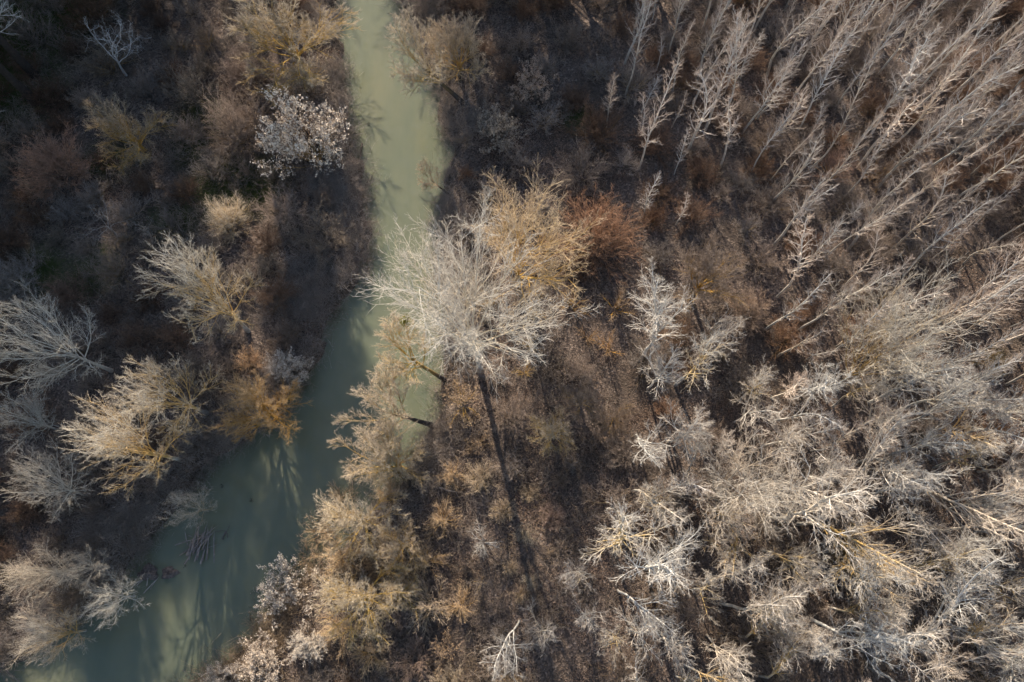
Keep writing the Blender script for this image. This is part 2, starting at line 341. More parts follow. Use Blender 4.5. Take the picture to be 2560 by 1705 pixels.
def round_tree(seed, Ht, R, r=0.3, fork_h=0.38, nl=10, mat='pale', ang=(28, 68), dens=(9, 7, 6), up=0.05, wig=0.13, twig_r=0.010, split=False, lean=(0, 0), trunk_mat=None, seeds=0, lenf=1.0, leader=True, seed_mat='seed', seed_size=.05, limb_t0=0.55):
    """spreading tree: short trunk, heavy limbs, a rounded crown of twigs"""
    g = np.random.default_rng(seed); tb = Buf(); cb = Buf(); tips = []
    hf = Ht * fork_h
    d = np.array([[lean[0], lean[1], 1.0]])
    Pt, Rt = grow(g, np.zeros((1, 3)), d, np.array([hf * 1.25 * np.linalg.norm(d)]), np.array([r]), np.array([r * 0.5]), 8, 0.035, 0.0)
    Pt[:, 0, 2] = -0.4; Rt[:, 0] *= 1.5; Rt[:, 1] *= 1.1
    tubes(tb, Pt, Rt, 9, 0, 0.25, Ht, tip=True)
    b0, d0, t, rad = spawn(g, Pt, Rt, nl, limb_t0, 1.0, ang)
    if leader: d0[-1] = unit(Pt[0, -1] - Pt[0, -2]) + g.normal(0, .12, 3)
    # limb length reaches an ellipsoidal envelope
    dn = unit(d0); el = np.arcsin(np.clip(dn[:, 2], -1, 1))
    Lh = (Ht - hf) * np.sin(np.maximum(el, 0.25)) ** 2 + R * np.cos(el) ** 2
    L = Lh * g.uniform(0.85, 1.12, len(t)) * lenf
    r0 = np.clip(rad * g.uniform(0.42, 0.62, len(t)), 0.04, 0.6)
    Pb, Rb = grow(g, b0, d0, L, r0, np.full(len(t), 0.02), 9, wig * 0.8, up, 0.8)
    limbs = []
    for a in range(len(t)):
        lb = Buf(); tubes(lb, Pb[a:a + 1], Rb[a:a + 1], 6, 0.2, 0.5, Ht); limbs.append(lb)
    # heavy secondary boughs, then the fine wood
    b0, d0, t, rad = spawn(g, Pb, Rb, dens[0], 0.22, 1.0, (20, 52))
    L2 = np.repeat(L, dens[0]) * (0.62 - 0.34 * t) * g.uniform(0.6, 1.25, len(t)) * lenf
    P2, R2 = grow(g, b0, d0, L2, np.clip(rad * 0.6, 0.02, 0.2), np.full(len(t), 0.014), 7, wig, up, 0.8)
    tubes(cb, P2, R2, 4, 0.3, 0.6, Ht)
    branch_levels(g, cb, P2, R2, L2, [dict(n=dens[1], t0=0.2, ang=(18, 50), len=0.52, r=0.028, rmin=twig_r * 1.25, K=5, age=(0.45, 0.8), up=up * 0.6, wig=wig * .7),
                                      dict(n=dens[2], t0=0.15, ang=(16, 48), len=0.58, r=0.015, rmin=twig_r, rend=twig_r * 0.75, K=3, age=(0.7, 1), lmin=0.32, up=0.03, wig=wig * .6)], Ht, tips)
    tm = M[trunk_mat or mat]
    parts = [('trunk', tb.mesh('trunk', tm))] + [('limb', lb.mesh('limb', M[mat])) for lb in limbs] + [('crown', cb.mesh('crown', M[mat]))]
    if seeds:
        sb = Buf(); leaves_at(g, sb, tips[0], seeds, seed_size, 0.06); parts.append(('seed_tufts', sb.mesh('seed_tufts', M[seed_mat], False)))
    return parts, tips

def shrub(seed, R, Ht, stems=16, mat='brown', dens=(7, 6), tilt=(4, 70), up=0.04, wig=0.12, twig_r=0.009, seeds=0, seed_size=0.06, seed_mat='seed', stem_r=0.04):
    """many-stemmed dome"""
    g = np.random.default_rng(seed); sb = Buf(); cb = Buf(); tips = []
    th = np.radians(g.uniform(tilt[0], tilt[1], stems)); ph = np.arange(stems) * 2.39996 + g.normal(0, .3, stems)
    d = np.stack([np.sin(th) * np.cos(ph), np.sin(th) * np.sin(ph), np.cos(th)], 1)
    base = np.c_[d[:, :2] * g.uniform(0.1, 0.35, stems)[:, None] * R * 0.4, np.full(stems, -0.15)]
    L = (Ht * np.cos(th) ** 2 + R * np.sin(th) ** 2) * g.uniform(0.72, 1.08, stems)
    Ps, Rs = grow(g, base, d, L, g.uniform(0.5, 1.1, stems) * stem_r, np.full(stems, 0.011), 7, wig, up)
    tubes(sb, Ps, Rs, 4, 0.1, 0.6, Ht)
    branch_levels(g, cb, Ps, Rs, L, [dict(n=dens[0], t0=0.22, ang=(16, 48), len=0.52, r=0.022, rmin=twig_r * 1.15, K=5, age=(0.4, 0.8), up=up, wig=wig),
                                     dict(n=dens[1], t0=0.1, ang=(16, 50), len=0.58, r=0.013, rmin=twig_r, rend=twig_r * 0.7, K=3, age=(0.7, 1), lmin=0.22, up=0.02, wig=wig)], Ht, tips)
    parts = [('stems', sb.mesh('stems', M[mat])), ('crown', cb.mesh('crown', M[mat]))]
    if seeds:
        lb = Buf(); leaves_at(g, lb, tips[0], seeds, seed_size, 0.05); parts.append(('seed_tufts', lb.mesh('seed_tufts', M[seed_mat], False)))
    return parts, tips

# ------------------------------------------------------------------ placing things
THINGS = []; taken = []
def place(name, cat, parts, xy, rot=0.0, scale=1.0, tint=(1, 1, 1), lichen=0.0, group=None, label=None, phrase=None, lean=(0, 0), sz=None, zoff=0.0):
    x, y = xy
    e = bpy.data.objects.new(name, None); COL.objects.link(e)
    e.empty_display_size = 0.5
    e.location = (x, y, hz(x, y) + zoff); e.rotation_euler = (lean[0], lean[1], rot)
    e.scale = (scale, scale, scale if sz is None else sz)
    for pn, me in parts:
        o = bpy.data.objects.new(pn, me); COL.objects.link(o); o.parent = e; o.color = (*tint, lichen)
    e['category'] = cat
    if group: e['group'] = group
    THINGS.append(dict(o=e, xy=(x, y), label=label, phrase=phrase, cat=cat))
    return e
def tint(base=1.0, var=0.14, warm=0.05):
    k = base * (1 + rng.uniform(-var, var)); w = rng.uniform(-warm, warm)
    return (k * (1 + w), k, k * (1 - w))
def under(u, v, zc): return un(u, v, zc)[:2]      # ground spot below a crown centre seen at (u, v)
def stand(b, t):
    """foot and height of an upright tree from the photo pixels of its base and top"""
    B = un(*b); hs = np.arange(2, 30, 0.25); P_ = B + np.c_[np.zeros((len(hs), 2)), hs]
    u, v = pr(P_); return B[:2], float(hs[np.argmin(np.hypot(u - t[0], v - t[1]))])
def crown_at(u, v, rpx, zc):
    """ground spot and crown radius in metres for a crown whose middle, zc metres up, shows at (u, v)"""
    p = un(u, v, zc); depth = (p - [0, 0, HC]) @ FW
    return p[:2], rpx * depth / FPX
def recolour(e, mat, only=('stems', 'crown', 'limb', 'trunk')):
    for c in e.children:
        if c.name.split('.')[0] in only:
            c.material_slots[0].link = 'OBJECT'; c.material_slots[0].material = M[mat]
    return e

# ---- the great white poplar on the right bank
gp, _ = round_tree(5, 21.5, 4.8, r=0.32, fork_h=0.40, nl=17, mat='pale', ang=(10, 58), dens=(10, 9, 6), up=0.05, wig=0.13, twig_r=0.010, trunk_mat='pale')
place('poplar_tree', 'tree', gp, un(1200, 925)[:2], rot=0.6, scale=.87, sz=1.0, tint=(1.08, 1.05, 1.0), lichen=0.3,
      label='huge white barked poplar on the river bank, the largest crown of all')

# ---- round poplars of the left bank
RND = [round_tree(21 + i, 14.0, 5.0, r=0.24, fork_h=0.36, nl=15, mat='pale', ang=(12, 74), dens=(9, 8, 6), wig=0.12, twig_r=0.010)[0] for i in range(3)]
for i, (u, v, r, zc, lic, tn, lab) in enumerate([
    (520, 735, 132, 10, 0.85, 1.0, 'broad pale grey poplar with yellow lichen below, topmost of the left bank poplars'),
    (125, 850, 130, 10, 0.10, 0.82, 'grey white bare poplar with long limbs at the left edge, alone above its neighbours'),
    (395, 970, 128, 10, 0.85, 1.0, 'pale poplar with orange lichen, overlapping the lower poplar of the middle left pair'),
    (320, 1105, 138, 10, 0.85, 1.0, 'pale poplar with golden lower limbs, lower one of the middle left pair'),
    (45, 1205, 105, 10, 0.05, 0.85, 'grey bare poplar at the left edge below the middle left pair'),
    (5, 1030, 85, 9, 0.05, 0.75, 'grey poplar cut by the left edge beside the reddish thicket'),
    (45, 1430, 95, 9, 0.15, 0.80, 'grey brown poplar at the left edge above the bottom left corner'),
    (140, 1415, 68, 8, 0.10, 0.80, 'small grey poplar between the edge and the drifted clod'),
    (190, 1500, 82, 8, 0.15, 0.95, 'white twigged poplar leaning over the water near the bottom left'),
    (45, 1600, 95, 8, 0.55, 0.85, 'yellow limbed poplar in the bottom left corner by the water'),
    (440, 1260, 62, 6, 0.35, 0.8, 'small pale tree overhanging the water above the branch raft'),
]):
    xy, R = crown_at(u, v, r, zc)
    place('poplar_tree', 'tree', RND[i % 3], xy, rot=i * 1.3 + .4, scale=R / 5.9, sz=max(R / 5.9, zc / 10.5) if R > 4 else R / 5.9 * 1.2, tint=tuple(np.array(tint(tn, .04)) * [1.05, 1.0, .92]), lichen=lic,
          group='round poplars of the left bank', label=lab)

# ---- willows: golden limbs, fine tan twigs
WIL = [round_tree(41 + i, 9.0, 4.6, r=0.26, fork_h=0.28, nl=17, mat='willow', ang=(8, 80), dens=(9, 9, 6), up=0.07, wig=0.12, twig_r=0.011, trunk_mat='dark')[0] for i in range(3)]
LEANW = [round_tree(51 + i, 9.0, 4.2, r=0.24, fork_h=0.42, nl=9, mat='willow', ang=(20, 65), dens=(10, 8, 6), up=0.08, wig=0.12, twig_r=0.011, trunk_mat='dark', lean=(-0.75, 0.25))[0] for i in range(2)]
for i, (u, v, r, zc, lic, tn, wm_, lab) in enumerate([
    (705, 45, 165, 8, 0.75, 0.95, None, 'wide golden willow reaching over the river at the top edge'),
    (640, 1015, 118, 5, 0.80, 1.0, None, 'round gold brown willow with glowing golden limbs at the left water edge'),
    (1140, 75, 105, 8, 0.35, 0.95, None, 'tan willow with a dark trunk on the right bank at the top edge'),
    (880, 1290, 120, 7, 0.45, 1.05, None, 'broad tan willow spreading over the water on the lower right bank'),
    (960, 1130, 105, 8, 0.40, 1.0, None, 'sandy willow with dark stems leaning over the river bend'),
    (1000, 1360, 80, 5, 0.75, 1.05, None, 'golden limbed willow fan just inland of the broad tan willow'),
    (900, 1490, 120, 5, 0.80, 0.95, None, 'large willow fan with yellow limbs near the bottom edge'),
    (990, 1490, 70, 4, 0.85, 0.95, None, 'narrow yellow stemmed willow beside the large willow fan'),
    (1385, 1075, 70, 4, 0.9, 0.85, None, 'yellow branched low willow standing in the brown thicket'),
    (320, 325, 95, 5, 0.80, 0.75, None, 'dark shaded small tree with yellow limbs on the upper left bank'),
    (1755, 705, 118, 5, 0.45, 0.85, 'brown', 'big olive brown dome tree right of the rust red thicket'),
    (1462, 985, 70, 5, 0.35, 0.75, 'brown', 'brown forked small tree with dark trunk in the middle thicket'),
    (1545, 1030, 55, 4, 0.35, 0.85, 'brown', 'brown tree with leaning dark trunk beside the leaf strewn clearing'),
]):
    xy, R = crown_at(u, v, r, zc)
    e = place('willow_tree', 'tree', WIL[i % 3], xy, rot=i * 2.1, scale=R / 4.9, sz=R / 4.9 * (1.0 if R < 4 else 0.95 if R < 6 else .75), tint=(.92, .80, .62) if 'gold brown' in lab else tint(tn, .04), lichen=lic, group='willows and small spreading trees', label=lab); taken.append((xy[0], xy[1], R * .75))
    if wm_: recolour(e, wm_, ('limb', 'crown'))
for i, (b, rz, sc, lic, lab) in enumerate([
    ((1116, 948), 0.0, 0.85, 0.65, 'leaning willow with a dark trunk stretching out below the white poplar'),
    ((1085, 1060), 0.25, 0.95, 0.25, 'pale brown willow leaning over the river, second below the white poplar'),
    ((1165, 262), 0.15, 1.05, 0.35, 'willow with a bare grey trunk leaning left over the upper river'),
    ((1045, 1225), -0.35, 0.9, 0.5, 'dark stemmed willow leaning to the water from the shaded hollow'),
    ((1120, 480), 0.1, 0.42, 0.1, 'thin leafless sapling leaning out over the upper right water edge'),
]):
    place('willow_tree', 'tree', LEANW[i % 2], un(*b)[:2], rot=rz, scale=sc, tint=tint(1.0, .05), lichen=lic, group='willows leaning over the river', label=lab); taken.append((*un(*b)[:2], 2.5))

# ---- yellow based upright poplar behind the white one, and other upright crowns
UPR, _ = round_tree(61, 14.0, 3.6, r=0.2, fork_h=0.18, nl=12, mat='pale', ang=(8, 38), dens=(10, 8, 6), up=0.08, wig=0.09, twig_r=0.010)
gold = place('poplar_tree', 'tree', UPR, un(1290, 705)[:2], rot=.3, scale=1.0, tint=(1.1, 1.06, .98), lichen=0.45, label='upright poplar with golden lower branches just behind the huge white poplar')
recolour(gold, 'willow', ('limb', 'crown'))
place('poplar_tree', 'tree', UPR, un(2085, 965)[:2], rot=2.3, scale=0.95, tint=(0.78, 0.76, 0.72), lichen=0.5, label='dense grey crowned poplar with many upright limbs inside the plantation')
place('poplar_tree', 'tree', UPR, un(1830, 1262)[:2], rot=4.0, scale=0.80, tint=(0.95, 0.9, 0.84), lichen=0.2, label='many limbed pale poplar at the plantation edge by the leaf strewn clearing')

# ---- tall trunks at the top left, crowns beyond the frame
TAL, _ = round_tree(71, 22.0, 4.5, r=0.42, fork_h=0.5, nl=9, mat='pale', ang=(20, 60), dens=(8, 7, 6), wig=0.14, trunk_mat='dark')
place('tall_tree', 'tree', TAL, un(96, 198)[:2], rot=0.4, tint=(.8, .8, .8), label='tall tree with thick dark trunk at the top left, upper of two')
place('tall_tree', 'tree', TAL, un(98, 262)[:2], rot=2.4, tint=(.75, .75, .75), label='tall tree with thick dark trunk at the top left, lower of two')
DED = [round_tree(81 + i, 10.0, 5.0, r=0.16, fork_h=0.3, nl=7, mat='dead', ang=(30, 85), dens=(6, 4, 3), up=0.0, wig=0.33, twig_r=0.010)[0] for i in range(2)]
for i, (u, v, r, zc, tn, lab) in enumerate([(200, 40, 105, 9, 1.0, 'dead white tree with crooked bare branches at the top left'),
    (237, 540, 62, 5, 0.62, 'crooked dead grey tree standing in the dark left thicket'),
    (360, 560, 45, 3, 0.5, 'small dead grey snag right of the crooked dead tree')]):
    xy, R = crown_at(u, v, r, zc)
    place('dead_tree', 'tree', DED[i % 2], xy, rot=i * 2.2, scale=R / 5.0, sz=R / 5.0, tint=tint(tn, .02), label=lab, group='dead trees')

# ---- plantation poplars: photo pixels of base and top
POP = [poplar(101 + i, 15.0, r=0.115 + 0.01 * i, nl=30 + 3 * (i % 3), spread=2.4 + 0.35 * (i % 4), ang=(26 + 3 * (i % 3), 52 + 5 * (i % 2)), t0=.2 + .06 * (i % 3), dense=6, twig=4, wobble=.02 + .015 * (i % 2)) for i in range(6)]
POP = [p[0] for p in POP]
FRK = [poplar(121 + i, 14.0, r=0.17, nl=24, spread=3.6, t0=0.28, ang=(30, 62), fork=3 + i % 2, dense=7, twig=5, wobble=0.05, mat='cream')[0] for i in range(4)]
SMALL = [poplar(131 + i, 9.0, r=0.11, nl=22, spread=3.0, t0=0.35, ang=(35, 68), fork=2, dense=7, twig=5, wobble=0.05, mat='cream')[0] for i in range(3)]
PLANT = """2134 367 2378 62 s;2171 345 2465 36 s;2229 365 2447 95 s;2280 371 2560 145 s;2312 429 2538 203 s;2389 407 2580 254 s;1924 454 2047 312 s
2022 349 2105 236 s;1996 327 2153 105 s;1920 363 2033 171 s;1890 300 1985 150 s;1985 182 2153 36 s;1942 109 2060 -40 s;1970 150 2110 -10 s;2171 102 2269 22 s
1989 560 2062 494 s;2211 563 2287 491 s;2327 567 2487 462 s;2418 443 2575 320 s;2476 505 2590 440 s;2091 567 2138 538 s;2436 560 2530 500 s
1680 233 1723 62 s;1760 331 1876 62 s;1756 153 1818 6 s;1640 182 1658 91 s;1600 291 1643 204 s;1603 367 1636 305 s;1676 327 1727 233 s;1513 327 1549 204 s
1683 443 1738 323 s;1796 429 1898 218 s;1876 436 1970 290 s;1607 545 1640 480 s;1687 567 1727 515 s;1629 55 1640 -40 s;1690 58 1722 -40 s;1850 200 1920 50 s;1905 250 1990 110 s
2094 730 2240 603 s;2156 741 2280 657 s;2051 784 2152 726 s;2320 657 2500 560 s;2403 664 2580 588 s;2269 832 2487 668 s;2258 893 2560 730 s;2316 937 2570 839 s
1942 893 2043 806 s;2007 904 2065 861 s;2123 941 2247 871 s;2080 1017 2229 977 f;2229 1068 2429 995 f;2240 1028 2429 933 f;1915 1111 2011 1028 f;1920 1140 2040 1108 f
2029 1126 2152 1090 s;1927 995 2040 926 s;1934 1053 2058 995 s;2218 1137 2407 1108 f;2450 1060 2590 1020 f;2432 955 2590 905 s;2390 1010 2560 960 f;1850 1000 1940 930 f
1600 897 1705 766 f;1723 879 1781 806 m;1622 970 1690 893 m;1690 960 1818 875 f;1589 1086 1640 1039 m;1672 1100 1749 1039 m;1840 1053 1920 975 m
1920 1295 2172 1237 f;1910 1375 2045 1365 f;2233 1223 2471 1172 f;2233 1273 2400 1278 f;2295 1360 2480 1390 f;2341 1330 2530 1350 f;2143 1443 2334 1450 f;2201 1497 2363 1510 f
2075 1518 2233 1536 f;2032 1547 2201 1587 f;2255 1594 2554 1660 f;2363 1597 2560 1659 f;2403 1468 2580 1482 f;2370 1273 2554 1265 f;2309 1547 2460 1575 f;2039 1634 2222 1695 f
1920 1576 2010 1615 f;1915 1520 2031 1545 f;2440 1327 2600 1340 f;2440 1180 2600 1150 f;2330 1170 2480 1130 f;2440 1540 2590 1570 f;2180 1670 2300 1720 f;2470 1640 2590 1690 f;2120 1300 2210 1290 m
1770 1587 1850 1610 f;1850 1590 1930 1620 f;1712 1662 1770 1700 f;1810 1425 1900 1420 f;1734 1472 1790 1480 m;1662 1300 1710 1270 m;1760 1349 1810 1330 m;1530 1365 1590 1330 f
1475 1435 1495 1435 m;1545 1475 1585 1480 f;1660 1366 1705 1355 m;1655 1497 1700 1505 m;1453 1533 1470 1545 m;1356 1572 1362 1585 m;1298 1551 1300 1570 m;1575 1572 1620 1590 f;1650 1580 1720 1605 f
1550 1612 1580 1630 m;1580 1680 1620 1720 f;1690 1690 1750 1730 f;1800 1680 1880 1730 f;1900 1690 1980 1740 f;1960 1440 2030 1445 m;1880 1500 1950 1510 m;1790 1270 1870 1230 f;2500 700 2620 650 s;2520 820 2640 770 s
2480 330 2600 220 s;2450 250 2600 100 s;2380 190 2500 40 s;2300 160 2420 20 s;2530 600 2640 540 s;1985 1230 2060 1190 f;2490 1250 2620 1235 f;2500 1420 2640 1425 f;1720 1180 1770 1130 m;2310 800 2400 740 s"""
PLANT = [r.split() for r in PLANT.replace('\n', ';').split(';') if len(r.split()) == 5]
feet = [un(float(r[0]), float(r[1]))[:2] for r in PLANT]
for _ in range(4500):                                            # more of the plantation between the ones read off one by one
    if len(PLANT) > 345: break
    c = np.array([rng.uniform(8, 60), rng.uniform(-10, 62)]); u, v = pr(np.array([*c, 1.0]))
    if not (1560 < u < 2600 and -40 < v < 1740) or min(np.hypot(*(c - q)) for q in feet) < (2.6 if v < 850 else 2.3): continue
    if u < 1900 and 480 < v < 1180 or u < 1650 and v > 300 and rng.random() < .6: continue
    hgt = rng.uniform(11, 15) if v < 900 else rng.uniform(9, 13); tu, tv = pr(np.array([*c, 1 + hgt]))
    PLANT.append([u, v, tu, tv, 's' if v < 900 or rng.random() < .25 else 'f']); feet.append(c)
np_ = 0
for f in PLANT:
    bu, bv, tu, tv = map(float, f[:4]); xy, h = stand((bu, bv), (tu, tv)); k = np_; np_ += 1
    if f[4] == 's':
        h = np.clip(h, 6, 17)
        place('slim_poplar', 'tree', POP[k % 6], xy, rot=rng.uniform(0, 6.28), scale=(h / 15.0) ** .8 * rng.uniform(.8, 1.2), sz=h / 15.0, tint=tint(.95, .22, .06), lichen=float(rng.choice([0.0, 0.08, 0.25])),
              group='slender plantation poplars', phrase='slender upright poplar', lean=(rng.normal(0, .03), rng.normal(0, .03)))
    elif f[4] == 'f':
        h = np.clip(h, 9, 15)
        fk = place('forked_poplar', 'tree', FRK[k % 4], xy, rot=rng.uniform(0, 6.28), scale=h / 14.0 * rng.uniform(.85, 1.2), sz=h / 14.0, tint=tint(.94, .14, .05), lichen=float(rng.choice([0.05, 0.25, 0.6])),
              group='forked plantation poplars', phrase='forked pale poplar', lean=(rng.normal(0, .04), rng.normal(0, .04)))
        if rng.random() < .35: recolour(fk, 'pale')
    else:
        h = np.clip(h, 6, 10)
        place('young_poplar', 'tree', SMALL[k % 3], xy, rot=rng.uniform(0, 6.28), scale=h / 9.0, tint=tint(0.95, .10), lichen=float(rng.choice([0.05, 0.3, 0.6])),
              group='young poplars', phrase='small young poplar', lean=(rng.normal(0, .04), rng.normal(0, .04)))

# ---- shrubs
DOME = [shrub(201 + i, 2.6, 3.2, stems=24, dens=(9, 7), wig=0.13, twig_r=0.010) for i in range(4)]
FINE = [shrub(211 + i, 2.6, 2.9, stems=38, dens=(9, 8), wig=0.17, up=0.02, twig_r=0.009, stem_r=0.03) for i in range(3)]
FAN = [shrub(221 + i, 2.4, 3.6, stems=12, dens=(8, 5), tilt=(3, 60), wig=0.08, stem_r=0.05) for i in range(2)]
SEED = [shrub(231 + i, 2.8, 3.8, stems=26, dens=(8, 7), seeds=5, seed_size=0.06) for i in range(2)]
LEAF = [shrub(241, 2.4, 3.0, stems=18, dens=(6, 5), seeds=3, seed_size=0.06, seed_mat='dryleaf')]
DOME, FINE, FAN, SEED, LEAF = [[q[0] for q in s] for s in (DOME, FINE, FAN, SEED, LEAF)]
THICK = [shrub(251 + i, 2.6, 3.1, stems=60, dens=(9, 9), tilt=(2, 80), wig=0.15, up=0.03, twig_r=0.008, stem_r=0.03)[0] for i in range(2)]
SETS = dict(t=THICK, d=DOME, f=FINE, n=FAN, s=SEED, l=LEAF)
def bush(u, v, r, kind, mat=None, tn=1.0, lic=0.0, lab=None, phrase=None, group='bank and woodland shrubs', zc=None, name='shrub', hsc=1.0, i=[0]):
    i[0] += 1
    z = zc if zc is not None else 1.0 + min(2.2, r * 0.018)
    xy, R = crown_at(u, v, r, z); P_ = SETS[kind]
    s = R / 2.7
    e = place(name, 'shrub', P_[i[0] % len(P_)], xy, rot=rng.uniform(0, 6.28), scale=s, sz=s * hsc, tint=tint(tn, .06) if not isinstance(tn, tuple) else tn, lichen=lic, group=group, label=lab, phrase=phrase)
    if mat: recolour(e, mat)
    taken.append((xy[0], xy[1], R * 0.8)); return e
bush(770, 365, 112, 's', 'brown', (1.15, 1.12, 1.08), .3, hsc=1.3, lab= 'big shrub covered in cream white tufts on the upper left bank', name='tufted_shrub', group='shrubs with cream tufts')
bush(712, 1470, 85, 's', 'brown', (1.05, 1.03, 1.0), .2, 'cream tufted round shrub at the lower right water edge', name='tufted_shrub', group='shrubs with cream tufts')
bush(705, 905, 55, 's', 'brown', (1.0, 1.0, 1.0), .3, 'small cream tufted shrub above the round gold brown willow', name='tufted_shrub', group='shrubs with cream tufts', zc=4)
bush(760, 210, 75, 's', 'brown', (.62, .56, .5), .3, 'brown shrub with sparse pale tufts above the big cream tufted shrub', name='tufted_shrub', group='shrubs with cream tufts')
bush(1245, 330, 62, 's', 'brown', (.55, .53, .5), .1, 'grey shrub with sparse white tufts on the shaded upper right bank', name='tufted_shrub', group='shrubs with cream tufts')
bush(1335, 222, 58, 's', 'brown', (.72, .62, .56), .1, 'pinkish shrub with white specks inland of the upper right bank', name='tufted_shrub', group='shrubs with cream tufts')
bush(775, 1612, 50, 's', 'pale', (.95, .93, .9), .1, 'small pale twiggy shrub by the bottom right bank', name='tufted_shrub', group='shrubs with cream tufts')
bush(655, 1665, 70, 's', 'brown', (.95, .9, .85), .1, 'pale fluffy shrub on the bank at the bottom edge', name='tufted_shrub', group='shrubs with cream tufts')
bush(560, 1690, 45, 's', 'brown', (.9, .85, .8), .1, 'low pale shrub at the bottom edge where bank meets water', name='tufted_shrub', group='shrubs with cream tufts')
bush(1155, 1000, 78, 'l', 'brown', (1.0, 1.0, 1.0), .5, 'sunlit shrub full of dry tan leaves below the white poplar', name='leafy_shrub', group='shrubs with dry leaves')
bush(1110, 1625, 60, 'l', 'brown', (.85, .82, .8), .1, 'brown shrub holding dry leaves at the bottom edge', name='leafy_shrub', group='shrubs with dry leaves')
bush(1190, 1110, 45, 'l', 'brown', (.9, .88, .85), .2, 'small leafy shrub beside the poplar trunk shadow', name='leafy_shrub', group='shrubs with dry leaves')
bush(563, 545, 70, 't', 'willow', 1.2, .3, 'isolated round tan bush in the shade of the left bank', name='round_bush')
bush(140, 415, 105, 't', 'brown', (1.25, .95, .8), .1, 'broad bush with rusty lit top on the shaded upper left', name='round_bush')
bush(590, 310, 110, 't', 'brown', (1.0, .95, .9), .15, 'big grey brown bush beside the big cream tufted shrub', name='round_bush')
bush(620, 180, 85, 't', 'brown', (.95, .88, .85), .1, 'pinkish brown bush below the wide golden willow', name='round_bush')
bush(1495, 580, 120, 't', 'rust', 1.5, 0, 'dense rust red thicket inland of the huge white poplar', name='rust_thicket')
bush(1440, 640, 70, 't', 'rust', .8, 0, 'dark rust shrub joined to the lower side of the rust red thicket', name='rust_thicket')
bush(1870, 775, 70, 't', 'brown', (1.5, 1.35, 1.2), .1, 'smooth tan dome bush beside the big olive brown dome tree', name='round_bush')
bush(1545, 755, 72, 'n', 'brown', (1.25, 1.15, 1.0), .4, 'fan shaped tan shrub below the rust red thicket', name='fan_shrub')
bush(1430, 750, 65, 'n', 'brown', (1.1, 1.0, .9), .4, 'fan shaped brown shrub between the white poplar and its tan twin', name='fan_shrub')
bush(1525, 860, 62, 'n', 'brown', (1.25, 1.1, .95), .5, 'lower tan fan shrub two below the rust red thicket', name='fan_shrub')
bush(1472, 835, 45, 'n', 'brown', (1.0, .9, .8), .4, 'little brown fan shrub beside the lower tan fan shrub', name='fan_shrub')
bush(1327, 860, 45, 'n', 'willow', .9, .9, 'little yellow stemmed shrub right of the white poplar trunk', name='fan_shrub')
bush(1313, 926, 40, 'n', 'willow', .85, .9, 'tiny yellow twig shrub below the little yellow stemmed shrub', name='fan_shrub')
bush(1075, 1520, 85, 'd', 'willow', (1.0, .98, 1.0), .15, 'wide beige dome shrub near the bottom edge beside the yellow willows', name='round_bush')
bush(1206, 1355, 58, 'n', 'pale', .85, .1, 'silvery grey shrub beside the long trunk shadow', name='fan_shrub')
bush(1202, 1457, 50, 'n', 'brown', 1.0, .2, 'thin brown shrub below the silvery grey shrub', name='fan_shrub')
bush(1033, 1660, 75, 'd', 'brown', (1.25, 1.1, 1.0), .05, 'pinkish beige shrub cut by the bottom edge', name='round_bush')
bush(907, 1440, 32, 'n', 'pale', .95, 0, 'small whitish twig bush within the yellow willow fan', name='fan_shrub')
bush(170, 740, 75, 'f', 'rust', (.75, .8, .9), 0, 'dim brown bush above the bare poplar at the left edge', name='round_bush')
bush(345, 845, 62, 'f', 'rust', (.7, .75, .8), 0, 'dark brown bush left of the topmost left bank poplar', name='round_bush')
bush(440, 845, 60, 'f', 'rust', .85, 0, 'reddish bush under the topmost left bank poplar', name='round_bush')
bush(75, 1040, 80, 'f', 'rust', .85, 0, 'reddish brown thicket left of the middle left pair of poplars', name='round_bush')
bush(625, 905, 50, 'f', 'willow', (.9, .75, .65), .2, 'orange brown bush touching the round gold brown willow from above', name='round_bush')
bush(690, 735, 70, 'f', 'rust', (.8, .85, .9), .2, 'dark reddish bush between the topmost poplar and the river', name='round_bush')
bush(1165, 430, 28, 'f', 'rust', .95, 0, 'small round rusty bush at the upper right water edge', name='round_bush')
bush(1380, 1290, 45, 'f', 'brown', (1.2, 1.05, 1.0), 0, 'greyish pink bush between the trunk shadow and the pale poplars', name='round_bush')
bush(2200, 430, 70, 'd', 'brown', (1.15, 1.05, .95), .3, 'rounded olive bush beneath the upper right plantation', name='round_bush')
bush(2080, 420, 65, 'd', 'brown', (1.3, 1.05, .95), .2, 'russet bush beneath the upper right plantation beside the olive one', name='round_bush')
bush(2130, 1390, 55, 'f', 'brown', (1.0, 1.0, .75), .5, 'olive green tinged bush amid the lower right poplars', name='round_bush')
bush(2480, 905, 50, 'f', 'brown', (.95, .95, .7), .4, 'olive bush near the right edge under the poplars', name='round_bush')
bush(1710, 915, 50, 'f', 'rust', .9, 0, 'rusty bush between two pale poplars beside the clearing', name='round_bush')
bush(1670, 1020, 40, 'f', 'rust', 1.1, 0, 'low rusty bush on the leaf strewn clearing', name='round_bush')
bush(2010, 780, 50, 'f', 'rust', 1.05, 0, 'russet bush under the slender poplars right of the tan dome', name='round_bush')

for u, v, r in [(835, 1235, 62), (800, 1325, 70), (850, 1400, 66), (965, 1235, 55), (1065, 1400, 60), (1105, 1300, 58), (845, 1575, 70), (925, 1640, 62), (1150, 1520, 55), (1010, 1440, 55), (1130, 1190, 48), (760, 1395, 55)]:
    bush(u, v, r, 'd', 'willow', (1.08, .98, .86), .25, phrase='golden tan bush', name='round_bush')
